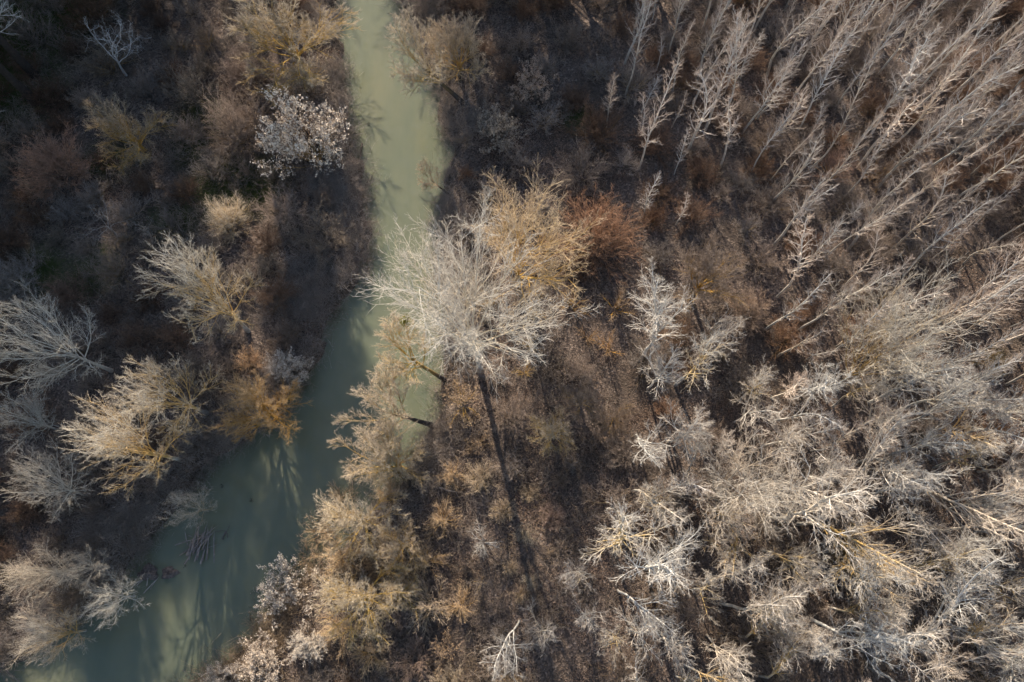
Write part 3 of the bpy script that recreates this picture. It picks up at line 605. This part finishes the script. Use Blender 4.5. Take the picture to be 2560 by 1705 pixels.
# shrubs filling the banks: colour by district of the photo
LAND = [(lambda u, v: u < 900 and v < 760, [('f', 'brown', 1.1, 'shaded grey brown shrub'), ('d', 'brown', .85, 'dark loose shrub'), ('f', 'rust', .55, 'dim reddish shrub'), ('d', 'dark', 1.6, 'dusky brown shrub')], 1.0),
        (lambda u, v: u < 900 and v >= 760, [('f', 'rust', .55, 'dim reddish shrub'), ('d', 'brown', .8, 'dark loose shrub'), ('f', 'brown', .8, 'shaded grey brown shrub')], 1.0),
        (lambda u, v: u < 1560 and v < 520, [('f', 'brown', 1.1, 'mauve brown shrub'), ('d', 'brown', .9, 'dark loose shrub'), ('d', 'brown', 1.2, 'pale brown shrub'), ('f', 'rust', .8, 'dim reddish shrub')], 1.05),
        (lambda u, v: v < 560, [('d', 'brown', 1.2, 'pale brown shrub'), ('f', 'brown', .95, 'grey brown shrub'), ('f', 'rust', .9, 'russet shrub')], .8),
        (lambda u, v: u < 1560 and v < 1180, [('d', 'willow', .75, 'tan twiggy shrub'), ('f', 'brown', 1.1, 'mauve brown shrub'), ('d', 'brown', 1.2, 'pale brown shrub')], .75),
        (lambda u, v: u < 1330, [('d', 'willow', .95, 'tan twiggy shrub'), ('f', 'brown', 1.35, 'pinkish brown shrub'), ('f', 'willow', .85, 'sandy fine twigged shrub')], 1.0),  # brighter tints stand in for sunlight on this district
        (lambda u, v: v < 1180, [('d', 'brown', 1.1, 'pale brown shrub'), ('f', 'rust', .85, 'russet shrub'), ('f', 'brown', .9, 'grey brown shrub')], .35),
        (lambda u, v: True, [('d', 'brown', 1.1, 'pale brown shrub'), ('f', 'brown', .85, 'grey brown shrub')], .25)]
cand = np.c_[rng.uniform(-62, 62, 9000), rng.uniform(-14, 64, 9000)]
cd = river_dist(cand); nfill = 0
for (x, y), d in zip(cand, cd):
    if d < 1.3 or nfill > 290: continue
    u, v = pr(np.array([x, y, 2.0]))
    if not (-60 < u < 2620 and -60 < v < 1760): continue
    _, ks, dens = next(z for z in LAND if z[0](u, v))
    if rng.random() > dens: continue
    R = rng.uniform(1.6, 3.6)
    if 1230 < u < 1450 and v > 1150: R *= 0.5
    if u < 960 and 400 < v < 800 and d < 3.2: continue
    if any((x - a) ** 2 + (y - b_) ** 2 < ((R * 0.8 + c) * 0.84) ** 2 for a, b_, c in taken): continue
    if rng.random() > 0.75 and dens < .6: taken.append((x, y, R)); continue
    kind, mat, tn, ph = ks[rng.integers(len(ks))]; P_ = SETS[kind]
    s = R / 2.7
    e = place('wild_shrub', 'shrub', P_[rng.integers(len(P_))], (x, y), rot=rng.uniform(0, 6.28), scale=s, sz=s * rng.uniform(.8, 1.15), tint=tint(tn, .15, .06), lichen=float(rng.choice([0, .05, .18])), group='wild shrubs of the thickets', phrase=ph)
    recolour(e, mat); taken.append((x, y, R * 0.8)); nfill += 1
print('fill shrubs', nfill)

# ------------------------------------------------------------------ instanced ground cover (nobody could count it)
def scatter(name, protos, pts, rots, scales, label, cat):
    """one object that instances the given meshes on its points"""
    bm_ = bpy.data.meshes.new(name + '_points'); bm_.vertices.add(len(pts)); bm_.vertices.foreach_set('co', np.asarray(pts, np.float32).ravel())
    for nm, ty, arr in (('turn', 'FLOAT_VECTOR', rots), ('size', 'FLOAT', scales)):
        a = bm_.attributes.new(nm, ty, 'POINT'); a.data.foreach_set('vector' if ty == 'FLOAT_VECTOR' else 'value', np.asarray(arr, np.float32).ravel())
    o = bpy.data.objects.new(name, bm_); COL.objects.link(o); o.color = (1, 1, 1, 0); o['kind'] = 'stuff'; o['label'] = label; o['category'] = cat
    pc = bpy.data.collections.new(name + '_kinds')
    for pm in protos:
        po = bpy.data.objects.new(name + '_kind', pm); pc.objects.link(po); po.color = (1, 1, 1, 0)
    ng = bpy.data.node_groups.new(name + '_nodes', 'GeometryNodeTree')
    ng.interface.new_socket('Geometry', in_out='INPUT', socket_type='NodeSocketGeometry'); ng.interface.new_socket('Geometry', in_out='OUTPUT', socket_type='NodeSocketGeometry')
    N = ng.nodes; gi = N.new('NodeGroupInput'); go = N.new('NodeGroupOutput'); ip = N.new('GeometryNodeInstanceOnPoints'); ci = N.new('GeometryNodeCollectionInfo')
    ci.inputs['Collection'].default_value = pc; ci.inputs['Separate Children'].default_value = True; ci.inputs['Reset Children'].default_value = True
    a1 = N.new('GeometryNodeInputNamedAttribute'); a1.data_type = 'FLOAT_VECTOR'; a1.inputs['Name'].default_value = 'turn'
    a2 = N.new('GeometryNodeInputNamedAttribute'); a2.data_type = 'FLOAT'; a2.inputs['Name'].default_value = 'size'
    e2r = N.new('FunctionNodeEulerToRotation'); L_ = ng.links
    L_.new(gi.outputs[0], ip.inputs['Points']); L_.new(ci.outputs[0], ip.inputs['Instance']); ip.inputs['Pick Instance'].default_value = True
    L_.new(a1.outputs['Attribute'], e2r.inputs[0]); L_.new(e2r.outputs[0], ip.inputs['Rotation']); L_.new(a2.outputs['Attribute'], ip.inputs['Scale'])
    L_.new(ip.outputs[0], go.inputs[0])
    md = o.modifiers.new('scatter', 'NODES'); md.node_group = ng
    return o
def join_parts(parts, mats=None):
    """a tree prototype as one mesh for the woodland beyond the frame"""
    b_ = Buf()
    for pn, me in parts:
        v = np.empty(len(me.vertices) * 3, np.float32); me.vertices.foreach_get('co', v)
        lt = np.empty(len(me.polygons), np.int32); me.polygons.foreach_get('loop_total', lt); li = np.empty(len(me.loops), np.int32); me.loops.foreach_get('vertex_index', li)
        ls = np.empty(len(me.polygons), np.int32); me.polygons.foreach_get('loop_start', ls)
        q = li[ls[lt == 4][:, None] + np.arange(4)]; t = li[ls[lt == 3][:, None] + np.arange(3)]
        ag = np.empty(len(me.vertices), np.float32); me.attributes['age'].data.foreach_get('value', ag); ri = np.empty_like(ag); me.attributes['rise'].data.foreach_get('value', ri)
        b_.add(v, q, t, ag, ri)
    return b_.mesh('woodland_tree', parts[-1][1].materials[0])
def pts_at(xy, dz=0.0): return np.c_[xy, height(xy) + dz]
def in_view(xy, m=0):
    u, v = pr(np.c_[xy, np.full(len(xy), 1.0)]); return (u > -m) & (u < 2560 + m) & (v > -m) & (v < 1705 + m)

def bramble(seed, mat, n=26, Ht=0.9, R=1.0, tw=4, wig=.25):
    g = np.random.default_rng(seed); b_ = Buf()
    th = np.radians(g.uniform(10, 80, n)); ph = g.uniform(0, 6.28, n)
    d = np.stack([np.sin(th) * np.cos(ph), np.sin(th) * np.sin(ph), np.cos(th)], 1); base = np.c_[g.normal(0, .35, (n, 2)), np.full(n, -.05)]
    Pq, Rq = grow(g, base, d, g.uniform(.7, 1.4, n), np.full(n, .014), np.full(n, .008), 5, wig, -0.10)
    Pq[..., 2] = np.maximum(Pq[..., 2], 0.02); tubes(b_, Pq, Rq, 3, .2, .7, 1.5)
    branch_levels(g, b_, Pq, Rq, np.full(n, 1.0), [dict(n=tw, t0=.2, ang=(25, 75), len=.5, r=.01, rmin=.008, K=3, age=(.6, 1), wig=wig, up=0.0)], 1.5)
    return b_.mesh('bramble', M[mat])
def tuft(seed, mat, n=120, Ht=0.55, lean=0.5, R=.55, droop=-0.22):
    g = np.random.default_rng(seed); b_ = Buf()
    d = np.c_[g.normal(0, lean, (n, 2)) + [0.1, 0], np.full(n, 1.0)]
    Pq, Rq = grow(g, np.c_[g.normal(0, R, (n, 2)), np.full(n, -.03)], d, Ht * g.uniform(.6, 1.5, n), np.full(n, .009), np.full(n, .004), 4, .1, droop)
    tubes(b_, Pq, Rq, 3, .4, 1, 1.0); return b_.mesh('grass_tuft', M[mat])
def litter_patch(seed, n=420, R=1.5, s=.055, mat='litter'):
    g = np.random.default_rng(seed); b_ = Buf()
    c = np.c_[g.normal(0, R * .55, (n, 2)), g.uniform(.01, .09, n)]
    leaves_at(g, b_, np.stack([c, c + g.normal(0, .02, (n, 3))], 1), 1, s, 0.0, 0); return b_.mesh('leaf_patch', M[mat], False)

def field(n, x0=-66, x1=66, y0=-16, y1=70):
    xy = np.c_[rng.uniform(x0, x1, n), rng.uniform(y0, y1, n)]; return xy, river_dist(xy)
def clump(xy, k=0.35, s=3):
    return np.sin(k * xy[:, 0] + 1.3 * np.sin(k * .7 * xy[:, 1] + s)) + np.sin(k * 1.2 * xy[:, 1] + 1.7 * np.sin(k * .6 * xy[:, 0] + 2 * s))
def uv(xy): return pr(np.c_[xy, np.full(len(xy), 1.0)])
# brambles under the shrubs
xy, d = field(4200); u, v = uv(xy)
right = u > 1250
dens = np.where(right, np.where(u > 1560, .15, .4), .7) + 0.25 * clump(xy)
ok = (d > .5) & in_view(xy, 120) & (rng.random(len(xy)) < dens); xy = xy[ok]
rot = np.c_[rng.normal(0, .15, (len(xy), 2)), rng.uniform(0, 6.28, len(xy))]
scatter('bramble_undergrowth', [bramble(300 + i, 'brown') for i in range(3)] + [bramble(310, 'dark')], pts_at(xy), rot, rng.uniform(.8, 1.7, len(xy)), 'tangled brown bramble undergrowth covering the forest floor', 'undergrowth')
# leaf litter
xy, d = field(2600); u, v = uv(xy)
ok = (d > .4) & in_view(xy, 60) & (rng.random(len(xy)) < np.where(u > 1250, .8, .35) + .15 * clump(xy, .3, 5)); xy = xy[ok]
scatter('leaf_litter', [litter_patch(320 + i) for i in range(4)], pts_at(xy, .01), np.c_[np.zeros((len(xy), 2)), rng.uniform(0, 6.28, len(xy))], rng.uniform(.7, 1.3, len(xy)), 'brown fallen leaves scattered over the forest floor', 'leaf litter')
# dry grass: sedge fringe along the banks and straw strips by the long trunk shadow
xy, d = field(22000); ok = (d > -.05) & (d < 2.6 + 1.2 * clump(xy, .5, 2) + 2.5 * ((uv(xy)[0] < 960) & (uv(xy)[1] > 400) & (uv(xy)[1] < 800))) & in_view(xy, 120) & (rng.random(len(xy)) < .8); xy = xy[ok]; u, v = uv(xy)
sunny = (u > 420) & (v > 1380)
for nm, mat, sel, lab in (('bank_sedge', 'sedge', ~sunny, 'grey brown drooping sedge fringing both river banks'), ('straw_fringe', 'straw', sunny, 'pale straw grass on the sunlit lower right bank')):
    p = xy[sel]
    scatter(nm, [tuft(330 + i, mat, Ht=1.0) for i in range(3)], pts_at(p), np.c_[rng.normal(0, .25, (len(p), 2)), rng.uniform(0, 6.28, len(p))], rng.uniform(.7, 1.5, len(p)), lab, 'grass')
xy, d = field(11000); u, v = uv(xy)
strip = ((u > 1180) & (u < 1480) & (v > 1080) & (v < 1560)) | ((u > 640) & (u < 1250) & (v > 1250)) | ((u > 1090) & (u < 1260) & (v > 900))
ok = (d > .5) & strip & (rng.random(len(xy)) < .5 + .35 * clump(xy, .6, 8)); p = xy[ok]
scatter('straw_grass', [tuft(340 + i, 'straw', Ht=.6, n=50) for i in range(3)], pts_at(p), np.c_[rng.normal(0, .3, (len(p), 2)), rng.uniform(0, 6.28, len(p))], rng.uniform(.6, 1.3, len(p)), 'dry tan grass in strips beside the long trunk shadow', 'grass')
# green grass and ivy in the openings of the left bank
gp_ = []
for gu, gv, r in GRASS:
    c = un(gu, gv)[:2]; k = int(r * r * 5); gp_.append(c + rng.normal(0, r * .42, (k, 2)))
p = np.concatenate(gp_); p = p[river_dist(p) > .6]
scatter('green_grass', [tuft(350 + i, 'green', n=50, Ht=.35, lean=.7) for i in range(2)], pts_at(p), np.c_[rng.normal(0, .3, (len(p), 2)), rng.uniform(0, 6.28, len(p))], rng.uniform(.6, 1.3, len(p)), 'green grass and ivy in openings of the shaded left bank', 'grass')
# the wood goes on beyond the frame
xy = np.c_[rng.uniform(-88, 88, 1900), rng.uniform(-40, 100, 1900)]; d = river_dist(xy); uu, vv = pr(np.c_[xy, np.full(len(xy), 9.0)]); u2, v2 = uv(xy)
out = lambda a, b_, m: (a < -m) | (a > 2560 + m) | (b_ < -m) | (b_ > 1705 + m)
ok = out(uu, vv, 90) & out(u2, v2, 25) & (d > 2) & (rng.random(len(xy)) < .42) & ~((xy[:, 0] > -34) & (xy[:, 0] < -5) & (xy[:, 1] > 40) & (xy[:, 1] < 80)) & ~((xy[:, 1] < -6) & (xy[:, 0] < 2) & (xy[:, 0] > -46)); xy = xy[ok]
ok2 = [(-68, 66), (-63, 70), (-57, 64), (-52, 68), (-47, 64), (-45, 69), (-41.5, 66), (-29.5, 65.5), (-27, 70), (-60, 76), (-54, 74), (-48, 77), (-44.5, 75), (-30.5, 77), (-64, 82), (-56, 83), (-47, 84), (-70, 57), (-66, 49), (-62, 43), (-64, 36)]  # unseen trees, arranged to shade left bank and river, with gaps for sun
tr = np.random.default_rng(77)
tallw, _ = round_tree(91, 29.0, 4.4, r=0.4, fork_h=0.76, nl=18, limb_t0=0.78, mat='pale', ang=(10, 62), dens=(11, 9, 7), wig=0.15, twig_r=0.02)
p = np.array(ok2); scatter('tall_shade_wood', [join_parts(tallw)], pts_at(p), np.c_[np.zeros((len(p), 2)), tr.uniform(0, 6.28, len(p))], np.where(p[:, 0] < -46, 1.06, np.where(p[:, 0] < -33, 1.14, .98)) * tr.uniform(.95, 1.05, len(p)), 'tall bare wood set unseen beyond the top edge to cast shade', 'woodland')
p2 = np.array([(-7.5, 63), (-2.5, 63), (2, 64.5), (6, 66), (10, 64), (14, 66.5), (-4, 69), (3, 70)])  # unseen trees added to darken the thickets along the upper banks
p2 = np.concatenate([p2, [(x_, 61.5 + 3.5 * (k_ % 3)) for k_, x_ in enumerate(np.arange(-62, -36.5, 1.7))]])
scatter('edge_shade_wood', [join_parts(p_) for p_ in RND], pts_at(p2), np.c_[np.zeros((len(p2), 2)), tr.uniform(0, 6.28, len(p2))], tr.uniform(.9, 1.25, len(p2)), 'bare wood added unseen past the top edge to shade the banks', 'woodland')
kinds = [join_parts(p_) for p_ in (RND[0], RND[1], POP[0], POP[2], FRK[0], WIL[0], DOME[0], FINE[0], FINE[1], DOME[1])]
scatter('woodland', kinds, pts_at(xy), np.c_[np.zeros((len(xy), 2)), rng.uniform(0, 6.28, len(xy))], rng.uniform(.8, 1.25, len(xy)), 'bare woodland carrying on past the edges of the view', 'woodland')

# ------------------------------------------------------------------ driftwood and small things
def sticks(seed, n, Lr, spread, r, flat=.12, along=None, mat='dead', z=.06):
    g = np.random.default_rng(seed); b_ = Buf()
    a = g.uniform(0, 6.28, n) if along is None else g.normal(along, .35, n)
    d = np.c_[np.cos(a), np.sin(a), g.normal(0, flat, n)]; L = g.uniform(*Lr, n)
    base = np.c_[g.normal(0, spread, (n, 2)), g.uniform(0, z * 2, n)] - d * (L / 2)[:, None]
    Pq, Rq = grow(g, base, d, L, g.uniform(.5, 1.2, n) * r, np.full(n, r * .3), 6, .1, 0)
    Pq[..., 2] = np.maximum(Pq[..., 2], -.06); tubes(b_, Pq, Rq, 5, .1, .5, 3); return b_, Pq, Rq
def lump(seed, rx, ry, rz):
    g = np.random.default_rng(seed); b_ = Buf(); nu, nv = 22, 12
    U_, V_ = np.meshgrid(np.arange(nu) / nu * 2 * math.pi, np.linspace(0, math.pi / 2 * 1.1, nv))
    ph = g.uniform(0, 6.28, 6); k = 1 + .16 * np.sin(3 * U_ + ph[0]) + .12 * np.sin(5 * U_ + 4 * V_ + ph[1]) + .08 * np.sin(9 * U_ - 7 * V_ + ph[2]) + g.normal(0, .035, U_.shape)
    v_ = np.stack([rx * k * np.cos(U_) * np.sin(V_), ry * k * np.sin(U_) * np.sin(V_), rz * k * np.cos(V_) - .1], -1)
    i_, j_ = np.meshgrid(np.arange(nv - 1), np.arange(nu), indexing='ij'); jn = (j_ + 1) % nu
    b_.add(v_.reshape(-1, 3), np.stack([i_ * nu + j_, (i_ + 1) * nu + j_, (i_ + 1) * nu + jn, i_ * nu + jn], -1).reshape(-1, 4)); return b_
def solo(name, cat, parts, xyz, lab, rot=0, tn=(1, 1, 1), group=None):
    e = bpy.data.objects.new(name, None); COL.objects.link(e); e.location = xyz; e.rotation_euler = (0, 0, rot)
    for pn, me in parts:
        o = bpy.data.objects.new(pn, me); COL.objects.link(o); o.parent = e; o.color = (*tn, 0)
    e['category'] = cat; e['label'] = lab
    if group: e['group'] = group
    return e
def at0(u, v, z=0.0): p = un(u, v, z); return (p[0], p[1], z)
s1, _, _ = sticks(1, 26, (1.2, 3.4), .45, .075, along=1.35, z=.2); s1b, _, _ = sticks(2, 9, (.6, 1.6), .5, .04, along=.2)
solo('driftwood_raft', 'driftwood', [('branches', s1.mesh('branches', M['dead'])), ('cross_sticks', s1b.mesh('cross_sticks', M['dead']))], at0(503, 1352), 'raft of drifted grey branches lodged in the lower river', tn=(.62, .54, .50))
s2, _, _ = sticks(3, 5, (.8, 2.6), .15, .05, along=1.3)
solo('driftwood_snag', 'driftwood', [('branches', s2.mesh('branches', M['dead']))], at0(565, 1325), 'small drifted snag beside the branch raft', tn=(.38, .33, .3))
s3, _, _ = sticks(4, 6, (.8, 2.0), .4, .045, along=1.0)
solo('earth_clod', 'driftwood', [('sod', lump(1, .8, .65, .6).mesh('sod', M['mud'])), ('branches', s3.mesh('branches', M['dead']))], at0(372, 1432), 'larger brown sod with roots stranded in the lower river', tn=(.78, .74, .72))
solo('earth_clod', 'driftwood', [('sod', lump(2, .7, .5, .4).mesh('sod', M['mud']))], at0(424, 1432), 'smaller brown sod touching the larger stranded sod', tn=(.78, .74, .72))
for i, (pts, r, lab) in enumerate([
    ([(905, 355), (900, 385), (897, 405)], .10, 'curved bare log lying along the upper left water edge'),
    ([(876, 312), (885, 328), (896, 345)], .05, 'thin straight stick poking from the upper left bank'),
    ([(912, 460), (920, 450), (930, 440), (933, 430)], .06, 'crooked branch standing out of the water at the upper left bank'),
    ([(890, 600), (897, 614), (894, 640)], .05, 'white bleached stick on the sedge of the left bank'),
    ([(1092, 515), (1104, 532), (1115, 556)], .10, 'bleached log on the right bank above the white poplar'),
    ([(1094, 553), (1100, 563), (1107, 572)], .08, 'short bleached log below the other on the right bank'),
    ([(1040, 93), (1050, 96), (1064, 99)], .10, 'dark log jutting into the shaded upper right water'),
    ([(1100, 1222), (1125, 1230), (1150, 1236)], .08, 'fallen pale branch in the shaded hollow near the bend'),
    ([(1003, 1284), (1012, 1288), (1020, 1291)], .08, 'short broken white branch by the dark willow trunk'),
]):
    pp = np.array([un(u, v, .35) for u, v in pts]); zz = max(.12, hz(*pp[1, :2]) + .1); pp[:, 2] = zz; pp[-1, 2] += .25
    c = pp.mean(0); q = resample(pp - c, 9) + rng.normal(0, .03, (9, 3)); lb = Buf()
    tubes(lb, q[None], np.linspace(r, r * .45, 9)[None], 6, .1, .4, 3)
    sd, tw = Buf(), None
    b0, d0, t, rad = spawn(np.random.default_rng(i), q[None], np.full((1, 9), r * .5), 3, .3, .9, (40, 80))
    tubes(sd, *grow(np.random.default_rng(i + 9), b0, d0, np.full(3, .5), rad * .6, np.full(3, .01), 4, .15, 0), 4, .2, .5, 3)
    tn = (.8, .76, .72) if 'bleached' in lab or 'white' in lab or 'pale' in lab else (.3, .25, .21)
    solo('fallen_log', 'log', [('log_wood', lb.mesh('log_wood', M['dead'])), ('side_twigs', sd.mesh('side_twigs', M['dead']))], tuple(c), lab, tn=tn, group='fallen logs and branches')
# floating scraps
for i, (u, v, s, lab) in enumerate([(922, 310, .22, 'cluster scrap of floating bark in mid river near the top'), (462, 1413, .12, 'tiny floating scrap right of the stranded sods'), (628, 1550, .10, 'dark floating twig scrap near the lower right bank'),
        (555, 1214, .10, 'dark floating scrap in the shaded bend, upper of two'), (630, 1250, .10, 'dark floating scrap in the shaded bend, lower of two')]):
    fb, _, _ = sticks(40 + i, 7, (s * 1.2, s * 3.5), s * .8, .02, z=.02)
    solo('floating_scrap', 'debris', [('twigs', fb.mesh('twigs', M['dark']))], at0(u, v, .01), lab, group='floating scraps')
# green mistletoe ball in the white poplar
g = np.random.default_rng(9); mb = Buf(); n_ = 260; c = unit(g.normal(0, 1, (n_, 3))) * g.uniform(.1, .42, (n_, 1)); leaves_at(g, mb, np.stack([c, c * 1.15], 1), 2, .07, .02)
sb_ = Buf(); dd = unit(g.normal(0, 1, (40, 3))); tubes(sb_, *grow(g, np.zeros((40, 3)), dd, np.full(40, .42), np.full(40, .012), np.full(40, .006), 4, .15), 3, .4, 1, 3)
p = un(1014, 803, 11.0)
solo('mistletoe', 'plant', [('stems', sb_.mesh('stems', M['willow'])), ('leaves', mb.mesh('leaves', M['ivy'], False))], tuple(p), 'green yellow mistletoe ball hanging in the white poplar over the water')

# ------------------------------------------------------------------ labels that single out each tree
bpy.context.view_layer.update()
ORD = ['first', 'second', 'third', 'fourth', 'fifth', 'sixth', 'seventh', 'eighth', 'ninth', 'tenth', 'eleventh', 'twelfth', 'thirteenth', 'fourteenth', 'fifteenth', 'sixteenth', 'seventeenth', 'eighteenth', 'nineteenth', 'twentieth'] + ['%dth' % k for k in range(21, 99)]
rows = {}
for t in THINGS:
    if t['label']: t['o']['label'] = t['label']; continue
    x, y = t['xy']; z = 9 if t['cat'] == 'tree' else 2
    u, v = pr(np.array([x, y, z])); side = 'left' if (x < np.interp(y, mid[::-1, 1], mid[::-1, 0])) else 'right'
    row = int(np.clip(v / 1705 * (9 if t['cat'] == 'tree' else 11), 0, 10))
    rows.setdefault((t['phrase'], side, row), []).append((u, t['o']))
for (ph, side, row), lst in rows.items():
    lst.sort(key=lambda q: -q[0] if side == 'left' else q[0])
    for k, (u, o) in enumerate(lst):
        o['label'] = '%s, %s bank, %s from the river in %s row down' % (ph, side, ORD[k], ORD[row])
